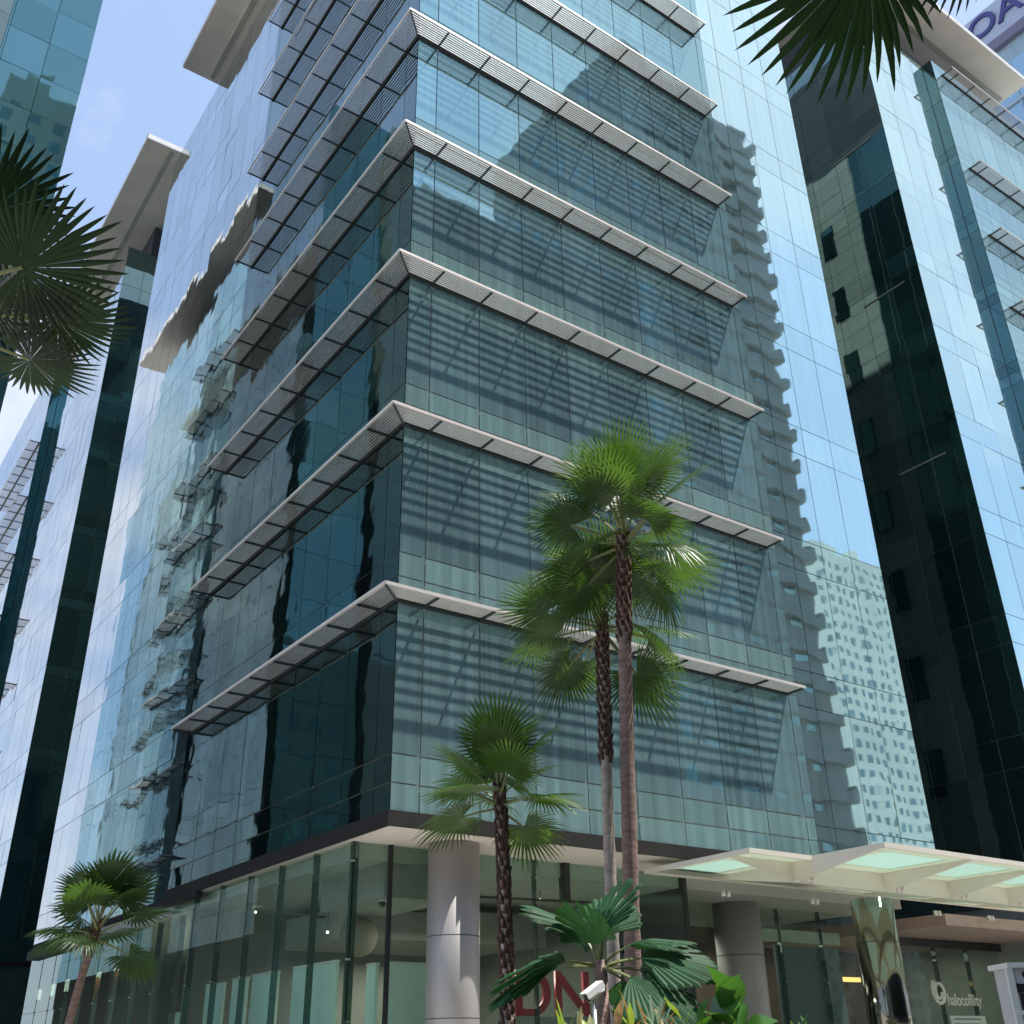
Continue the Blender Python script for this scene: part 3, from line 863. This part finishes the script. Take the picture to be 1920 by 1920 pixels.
# foreground palm at the left edge: only its outer fans reach into the picture
def cam_pt(px, py, dist):
    d = fwd*F1 + r2*(px-960) - u2*(py-960)
    d.normalize()
    return CAMLOC + d*dist
def fg_palm(label, crown, fans, seed, meshes, extra, trunk_r=.11):
    t = empty('palm_tree', label, 'palm tree', (crown.x, crown.y, 0))
    MB().tube([(0, 0, z_) for z_ in [crown.z*i/30 for i in range(31)]], [trunk_r*(1+.04*(-1)**i) for i in range(31)], 14).build('trunk', M_TRUNK, t)
    rnd = random.Random(seed)
    for (px, py, dd, rb, tx, ty) in fans:
        tgt = cam_pt(px, py, dd)
        v = tgt - crown
        me = frond_mesh('frond', rnd, rb, v.length, 42, R(rnd.uniform(150, 168)), .60, .05, tipdroop=rnd.uniform(.05, .2), mat=M_FROND_D, cup=.05)
        o = link('frond', me, t, (0, 0, crown.z))
        X = v.normalized()
        Zn = (CAMLOC - tgt).normalized() + r2*tx + u2*ty
        Zn = (Zn - X*Zn.dot(X)).normalized()
        Y = Zn.cross(X)
        o.rotation_euler = Matrix((X, Y, Zn)).transposed().to_euler()
    for k in range(extra):
        place_frond(t, meshes[k % len(meshes)], k*.7+rnd.random()*.3, R(rnd.uniform(35, 80)), rnd.gauss(0, .3), .9, (0, 0, crown.z))
    return t
fg_palm('foreground palm cut off by the left edge, dark fans against sky and teal tower', cam_pt(-190, 560, 9.0),
        [(48, 500, 8.6, .66, .1, .0), (-25, 400, 9.0, .62, .3, .3), (110, 590, 8.8, .50, .2, -.9), (60, 665, 9.0, .48, -.1, -1.3), (-30, 560, 9.4, .6, .3, .2)], 4, FRONDS_DARK, 6)
fg_palm('foreground palm above the frame, one dark fan hanging into the top right', Vector((-4.9, -17.6, 7.4)),
        [(1575, -75, 4.9, .54, .1, -.2), (1760, -165, 4.9, .36, .3, -.4)], 8, FRONDS_DARK, 0)

# low broad fan palm
def fan_plant(label, c, specs):
    t = empty('fan_palm', label, 'palm plant', (c.x, c.y, 0))
    MB().tube([(0, 0, 0), (.02, 0, c.z*.5), (0, 0, c.z)], [.07, .06, .05], 10).build('trunk', M_TRUNK, t)
    for i, (az, el, rl, sc) in enumerate(specs):
        place_frond(t, BIGFAN[i % 4], az, R(el), rl, sc, (0, 0, c.z-.05))
    return t
c0 = cam_pt(1125, 1800, 9.2)
VA = yaw - math.pi/2       # azimuth of picture right
fan_plant('low dark green palm with broad pleated fans beside the security camera', c0,
          [(VA-.25, 6, .6, .9), (VA+math.pi+.25, 4, .3, .92), (VA+.5, -28, .2, .85), (VA+.2, -8, .5, .98), (VA+math.pi-.3, -2, -.4, .95), (VA+1.2, 62, .2, .80), (VA+math.pi-.7, 55, .3, .85), (VA+.1, 30, .1, .8), (VA-.8, -20, .4, .9), (VA+.6, 80, 0, .75), (VA-2.2, 70, 0, .6)])

# ---------------------------------------------------------------- leafy plants
def leaf_mesh(rnd, L_, W_, curl, mat, obov=.55):
    v = []; f = []
    n = 8
    for i in range(n+1):
        t = i/n
        wv = W_*math.sin(math.pi*min(1, max(0, t))**(obov*1.6))*(.5 if t < .02 else 1)
        wv = max(wv, .004)
        x = L_*t*(1-.12*curl*t); z = -curl*L_*t*t*.55
        rip = .06*W_*math.sin(i*2.1)
        v += [(x, -wv, z+wv*.35+rip), (x, 0, z), (x, wv, z+wv*.35-rip)]
    for i in range(n):
        b = i*3
        f += [(b, b+3, b+4, b+1), (b+1, b+4, b+5, b+2)]
    me = bpy.data.meshes.new('leaf'); me.from_pydata(v, [], f); me.materials.append(mat)
    me.polygons.foreach_set('use_smooth', [True]*len(f)); me.update()
    return me

def leafy(name, label, cat, c, mats, n, L_, W_, seed, curl=.5, el=(20, 80), spread=.04, height=.25, group=None, stemmat=None, obov=.55):
    rnd = random.Random(seed)
    t = empty(name, label, cat, (c.x, c.y, 0), group)
    MB().tube([(0, 0, 0), (.01, .01, c.z*.6), (0, 0, c.z)], [.022, .018, .012], 8).build('stem', stemmat or M_PETIOLE, t)
    ms = [leaf_mesh(rnd, L_*rnd.uniform(.85, 1.1), W_*rnd.uniform(.85, 1.1), curl*rnd.uniform(.5, 1.4), m, obov) for m in mats for _ in range(2)]
    for k in range(n):
        q = k/max(1, n-1)
        o = link('leaf', ms[k % len(ms)], t, (rnd.gauss(0, spread), rnd.gauss(0, spread), c.z-height+height*q))
        rot = Matrix.Rotation(k*2.4+rnd.random()*.5, 4, 'Z') @ Matrix.Rotation(-R(el[0]+(el[1]-el[0])*q), 4, 'Y') @ Matrix.Rotation(rnd.gauss(0, .4), 4, 'X')
        o.rotation_euler = rot.to_euler()
    return t
M_LIME = plain('lime_leaf', (.22, .34, .04), .4, var=.3, scale=8, trans=((.4, .55, .05), .3))
M_CREAM = plain('cream_leaf', (.62, .60, .34), .45, var=.25, scale=14, trans=((.6, .6, .3), .2))
M_RUST = plain('orange_leaf', (.34, .19, .06), .45, var=.4, scale=10, trans=((.5, .25, .05), .2))
M_FICUS = plain('fiddle_leaf', (.06, .17, .03), .3, var=.35, scale=5, trans=((.12, .32, .03), .22), spec=.8)
M_PALEL = plain('silver_leaf', (.40, .50, .38), .45, var=.3, scale=10, trans=((.4, .5, .3), .2))
leafy('leafy_shrub', 'glossy broad leaved shrub standing before the second column', 'shrub', cam_pt(1362, 1895, 9.0), [M_FICUS], 24, .36, .11, 2, curl=.7, el=(-20, 78), height=.6, spread=.07, obov=.7)
leafy('leafy_shrub', 'small lime green shrub left of the glossy broad leaved one', 'shrub', cam_pt(1285, 1925, 8.8), [M_LIME, M_FICUS], 11, .26, .07, 3, el=(5, 80), height=.3)
leafy('croton_plant', 'croton with one long upright lime leaf at far left of the planting', 'garden plant', cam_pt(1065, 1985, 8.2), [M_LIME], 7, .38, .030, 6, curl=.15, el=(35, 84), height=.15)
leafy('croton_plant', 'pale cream variegated croton directly under the security camera', 'garden plant', cam_pt(1085, 1935, 8.0), [M_CREAM, M_CREAM, M_LIME], 16, .17, .030, 7, curl=.3, el=(15, 85), height=.16)
leafy('croton_plant', 'rust and lime croton right of the broad fan palm stem', 'garden plant', cam_pt(1180, 1925, 8.1), [M_RUST, M_LIME], 10, .24, .032, 8, curl=.3, el=(15, 80), height=.22)
leafy('croton_plant', 'silvery pale tufted croton between the fan palm and the lime shrub', 'garden plant', cam_pt(1238, 1915, 8.4), [M_PALEL, M_RUST], 18, .17, .018, 9, curl=.2, el=(15, 85), height=.15)
leafy('croton_plant', 'low shrub tips before the polished canopy column', 'garden plant', cam_pt(1500, 1945, 9.0), [M_FICUS], 12, .18, .03, 10, curl=.3, el=(15, 85), height=.15)

# broadleaf trees out to the left, seen only as reflections in the lobby glass
def broadleaf(label, x, y, h, r, seed):
    rnd = random.Random(seed)
    t = empty('shade_tree', label, 'tree', (x, y, 0), 'street trees mirrored in the lobby glass')
    tr = MB(); tr.tube([(0, 0, 0), (.1, .1, h*.5), (0, .1, h*.75)], [.2, .15, .08], 10)
    for k in range(6):
        a = k*1.05; tr.tube([(.05, .05, h*.45), (r*.6*math.cos(a), r*.6*math.sin(a), h*.8)], [.08, .03], 6)
    tr.build('trunk', M_TRUNK, t)
    cr_ = MB()
    cl = [(rnd.uniform(-1, 1)*r*.7, rnd.uniform(-1, 1)*r*.7, h*.72+rnd.uniform(-1, 1)*r*.5) for _ in range(26)]
    for _ in range(5200):
        c_l = rnd.choice(cl); p = Vector(c_l) + Vector((rnd.gauss(0, r*.16), rnd.gauss(0, r*.16), rnd.gauss(0, r*.13)))
        a = Vector((rnd.gauss(0,1), rnd.gauss(0,1), rnd.gauss(0,1))).normalized(); b = a.orthogonal().normalized(); s_z = rnd.uniform(.07, .13)
        cr_.quad(p-a*s_z, p+b*s_z*.5, p+a*s_z, p-b*s_z*.5)
    cr_.build('crown', M_FROND, t)
broadleaf('round crowned street tree beside the near left tower, mirrored in the lobby glass', -14, 8, 7.5, 2.8, 1)
broadleaf('spreading street tree behind the viewer at left, mirrored in the lobby glass', -17, 1, 8, 3, 2)
broadleaf('street tree on the far kerb behind the viewer, mirrored low in the front glass', 12, -20, 7.5, 3, 3)

for i_, (x_, y_, lb_) in enumerate(((2, -33, 'tall street tree across the road, first from the left in the mirrored row'), (13, -34, 'tall street tree across the road, second in the mirrored row'), (24, -32.5, 'tall street tree across the road, third in the mirrored row'), (36, -34, 'tall street tree across the road, fourth in the mirrored row'))):
    broadleaf(lb_, x_, y_, 16+2*(i_ % 2), 5.6, 40+i_)

# ================================================================ CCTV CAMERA
cc = cam_pt(1113, 1862, 8.4)
CT = empty('security_camera', 'white bullet security camera on a slim grey pole among the plants', 'security camera', (cc.x, cc.y, 0))
ax = (r2*-.80 + fwd*-.55 + Vector((0, 0, -.30))).normalized()
side = ax.cross(Vector((0, 0, 1))).normalized(); upc = side.cross(ax)
z0 = Vector((0, 0, cc.z))
hb = MB(); hb.tube([z0-ax*.085, z0+ax*.06], .034, 20); hb.build('housing', M_WHITE, CT)
sh = MB()
sh.bar(z0+upc*.040-ax*.09, z0+upc*.040+ax*.085, .078, .008, upc)
for s_ in (-1, 1): sh.bar(z0+upc*.018+side*.040*s_-ax*.09, z0+upc*.018+side*.040*s_+ax*.085, .006, .045, upc)
sh.build('sunshield', M_WHITE, CT)
MB().tube([z0+ax*.0595, z0+ax*.066], .030, 20).build('lens', plain('lens_black', (.01, .01, .012), .08), CT)
MB().tube([z0+ax*.055, z0+ax*.0655], [.034, .034], 20, cap=False).build('front_ring', M_ALU, CT)
MB().tube([(0, 0, 0), (0, 0, cc.z-.035)], .016, 12).build('pole', plain('pole_grey', (.42, .43, .44), .5, .3), CT)
MB().bar(z0-upc*.03, Vector((0, 0, cc.z-.07)), .03, .03).build('bracket', M_ALU, CT)

# ================================================================ DIRECTORY CABINET lower right
kp = cam_pt(1885, 1812, 15.5)
KX = empty('sign_cabinet', 'white louvred sign cabinet with dark bands at the lower right corner', 'cabinet', (kp.x, kp.y, 0))
hk = kp.z
fdir = Vector((math.cos(VA), math.sin(VA), 0)); bdir = Vector((-fdir.y, fdir.x, 0))
def kb(mb, a0, a1, b0, b1, z0_, z1_):
    P = [fdir*a + bdir*b for a in (a0, a1) for b in (b0, b1)]
    n = len(mb.v)
    for zz in (z0_, z1_):
        for q in (0, 2, 3, 1): mb.v.append((P[q].x, P[q].y, zz))
    for f_ in ((3,2,1,0),(4,5,6,7),(0,1,5,4),(1,2,6,5),(2,3,7,6),(3,0,4,7)): mb.f.append(tuple(n+i for i in f_)); mb.sm.append(False)
b = MB(); kb(b, .05, 1.6, 0, .5, .1, hk-.02); b.build('body', plain('lilac_white_panel', (.62, .60, .66), .5, var=.04), KX)
b = MB(); kb(b, 0, 1.65, -.06, .55, hk-.02, hk+.04); kb(b, -.02, .06, -.05, .0, .1, hk-.02)
for zz in (.95, .55): kb(b, 0, 1.62, -.06, -.005, hk-zz, hk-zz+.05)
b.build('frame', M_WHITE, KX)
b = MB()
kb(b, .08, 1.6, -.02, -.001, hk-.30, hk-.20); kb(b, .10, .16, -.03, -.002, .1, hk-.31)
b.build('dark_band', M_GRILLE, KX)
b = MB(); b.tube([Vector((fdir*.22+bdir*-.03)) + Vector((0,0,hk-.10)), Vector((fdir*.22+bdir*-.002)) + Vector((0,0,hk-.10))], .04, 12); b.build('lock', M_GRILLE, KX)

# ================================================================ LOBBY FITTINGS
MINT = plain('frosted_screen', (.66, .80, .73), .45, var=.08, scale=.8)
M_RED = plain('red_letters', (.30, .006, .022), .4, var=.08)
def screen(label, x0, y0, x1, y1, h):
    t = empty('partition_screen', label, 'partition', ((x0+x1)/2, (y0+y1)/2, .1), 'pale screens standing inside the lobby')
    a = Vector((x0-(x0+x1)/2, y0-(y0+y1)/2, 0)); b = -a
    mb = MB(); mb.bar(a+Vector((0,0,h/2)), b+Vector((0,0,h/2)), .06, h); mb.build('panel', MINT, t)
    fm = MB(); fm.bar(a+Vector((0,0,h+.02)), b+Vector((0,0,h+.02)), .09, .04); fm.bar(a+Vector((0,0,.03)), b+Vector((0,0,.03)), .10, .06); fm.build('rail', M_ALU, t)
screen('wide pale mint screen just left of the corner column', 1.15, 2.0, 3.3, 2.15, 3.05)
screen('slim pale screen behind the corner column edge, seen end on', .95, 1.95, .95, 2.3, 3.02)
screen('broad pale mint screen under the round white lamp', .6, 2.85, .6, 4.75, 3.12)
screen('pale screen third from the lobby corner', .6, 5.5, .6, 6.8, 3.1)
screen('narrow pale screen fourth from the lobby corner', .6, 7.1, .6, 7.9, 3.08)
screen('pale screen fifth from the lobby corner beside the brown column', .6, 8.4, .6, 9.5, 3.05)
screen('bright mint screen in the deep part of the left lobby', 1.2, 12.2, 1.2, 13.6, 2.6)
M_GLOBE = plain('paper_globe', (.26, .225, .19), .8, var=.05)
M_ORANGE = plain('orange_shade', (.62, .20, .06), .5, var=.1)
def pendant(name, label, p, r, mat, grp=None, bulb=False, top=4.9, sz=1.0):
    t = empty(name, label, 'pendant lamp', p, grp)
    MB().sphere((0, 0, 0), r, 28, 16, sz).build('lamp_shade', mat, t)
    MB().tube([(0, 0, r*sz), (0, 0, top-p[2])], .006, 6).build('cord', M_GRILLE, t)
    return t
pendant('pendant_lamp', 'large pale globe lamp hanging in the lobby behind the corner glass', (2.0, 4.75, 3.88), .40, M_GLOBE)
pendant('pendant_lamp', 'orange globe lamp hanging in the left lobby', (2.0, 12.6, 4.05), .30, M_ORANGE, sz=1.2)
pendant('pendant_lamp', 'smaller orange lamp just right of the larger orange one', (2.4, 11.3, 3.9), .16, M_ORANGE, sz=1.9)
LAMP = lamp('lamp_glow', (1, .95, .85), 7)
rnl = random.Random(5)
# spot lamps sharing one look
spots = [(670, 1752, 1.9), (614, 1748, 2.3), (636, 1703, 2.4), (705, 1683, 1.6), (480, 1702, 1.5), (383, 1803, 3.0), (404, 1793, 2.6), (430, 1797, 2.6), (1013, 1687, 3.4)]
for i, (px, py, x_) in enumerate(spots):
    d = (fwd*F1 + r2*(px-960) - u2*(py-960)).normalized()
    if px > 900: tt = (x_ - CAMLOC.y)/d.y
    else: tt = (x_ - CAMLOC.x)/d.x
    p = CAMLOC + d*tt
    if p.z > 4.8: p.z = 4.8
    t = empty('spot_lamp', 'small lit ceiling spot lamp hanging inside the glazed lobby', 'spot lamp', p, 'small spot lamps under the lobby ceiling')
    MB().sphere((0, 0, 0), .026, 10, 8).build('bulb', LAMP, t)
    if 4.9-p.z > .08: MB().tube([(0, 0, .03), (0, 0, 4.91-p.z)], .008, 6).build('stem', M_GRILLE, t)

def area(name, x, y, z, sx, sy, e, col=(1, .93, .82)):
    l_ = bpy.data.lights.new(name, 'AREA'); l_.energy = e; l_.shape = 'RECTANGLE'; l_.size = sx; l_.size_y = sy; l_.color = col
    o_ = bpy.data.objects.new(name, l_); COL.objects.link(o_); o_.location = (x, y, z)
area('lobby_lamp', 4.4, 3.4, 4.2, 1.5, 2, 110); area('lobby_lamp', 3.5, 15, 4.25, 4, 8, 620); area('lobby_lamp', 5.0, 8.0, 3.8, 2, 2, 70)
area('lobby_lamp', 12.5, 5.4, 4.25, 6, 3, 80); area('lobby_lamp', 20, 5.2, 4.2, 5, 2.4, 25)
# dome camera hanging from the bulkhead
DC = empty('dome_camera', 'small black dome camera under the pale bulkhead at the lobby corner', 'security camera', (1.25, 2.4, 4.25))
MB().sphere((0, 0, 0), .07, 16, 10).build('dome', M_GRILLE, DC); MB().tube([(0, 0, .03), (0, 0, .06)], .09, 16).build('mount', M_ALU, DC)

# red letters standing behind the front lobby glass
def letters(txt, size, ext, mat, mtx, name, label, cat):
    me = text_mesh(txt, size, ext); me.materials.append(mat)
    o = link(name, me); o.matrix_world = mtx
    tag(o, label, cat)
    return o
def front_mtx(x, y, z, sx=1, sy=1):
    return Matrix(((sx, 0, 0, x), (0, 0, -1, y), (0, sy, 0, z), (0, 0, 0, 1)))
letters('DNA', 1.18, .03, M_RED, front_mtx(3.95, 1.95, 2.30, 1.12, 1.0), 'letter_sign', 'large red capital letters standing behind the front lobby glass', 'sign')
bt = empty('display_bench', 'long dark display bench carrying the red letters inside the lobby', 'bench', (5.5, 2.1, .1))
MB().box(-1.6, -.2, 1.9, 1.9, .25, 2.18).build('bench_top', M_IN_WALL, bt)
lg = MB()
for x_ in (-1.5, 1.75): MB().box(x_, -.15, 0, x_+.1, .2, 1.9).build('leg', M_IN_WALL, bt)

# shop name and swirl on the entrance glass
M_SIGNW = plain('white_vinyl', (.95, .96, .95), .6, var=.03)
SG = empty('window_lettering', 'white shop name with round swirl mark on the entrance glass at lower right', 'sign', (19.85, 3.27, 2.95))
me = text_mesh('halocofility', .46, .004); me.materials.append(M_SIGNW)
o = link('shop_name', me, SG); o.matrix_basis = Matrix(((.82, 0, 0, .30), (0, 0, -1, 0), (-.0, .95, 0, -.26), (0, 0, 0, 1)))
sw = MB()
pts = []
for i in range(40):
    a = i/39*math.pi*3.3; r_ = .30*(1-.62*i/39)
    pts.append((-.02+r_*math.cos(a+2.2), 0, .08+r_*math.sin(a+2.2)*1.15))
sw.tube(pts, [.055-.02*i/39 for i in range(40)], 6).build('swirl_mark', M_SIGNW, SG)
NB = empty('notice_board', 'pale mint notice stuck low on the entrance glass under the shop name', 'notice', (20.95, 3.26, 2.2))
MB().box(-.85, -.01, -.5, .85, .01, .22).build('sheet', plain('mint_paper', (.82, .95, .90), .5, var=.05), NB)
tl = MB()
for k in range(4): tl.box(-.7, -.016, .12-.13*k, .62-.1*(k % 2), -.011, .15-.13*k)
tl.build('text_line', M_IN_WALL, NB)
# light shelf and yellow strip in the entrance hall
YS = MB().box(-.6, -.05, -.06, .9, .05, .06).build('light_strip', lamp('amber_glow', (1, .62, .18), 1.1), None, (18.2, 5.4, 3.45))
tag(YS, 'short amber light strip glowing in the entrance hall', 'light')
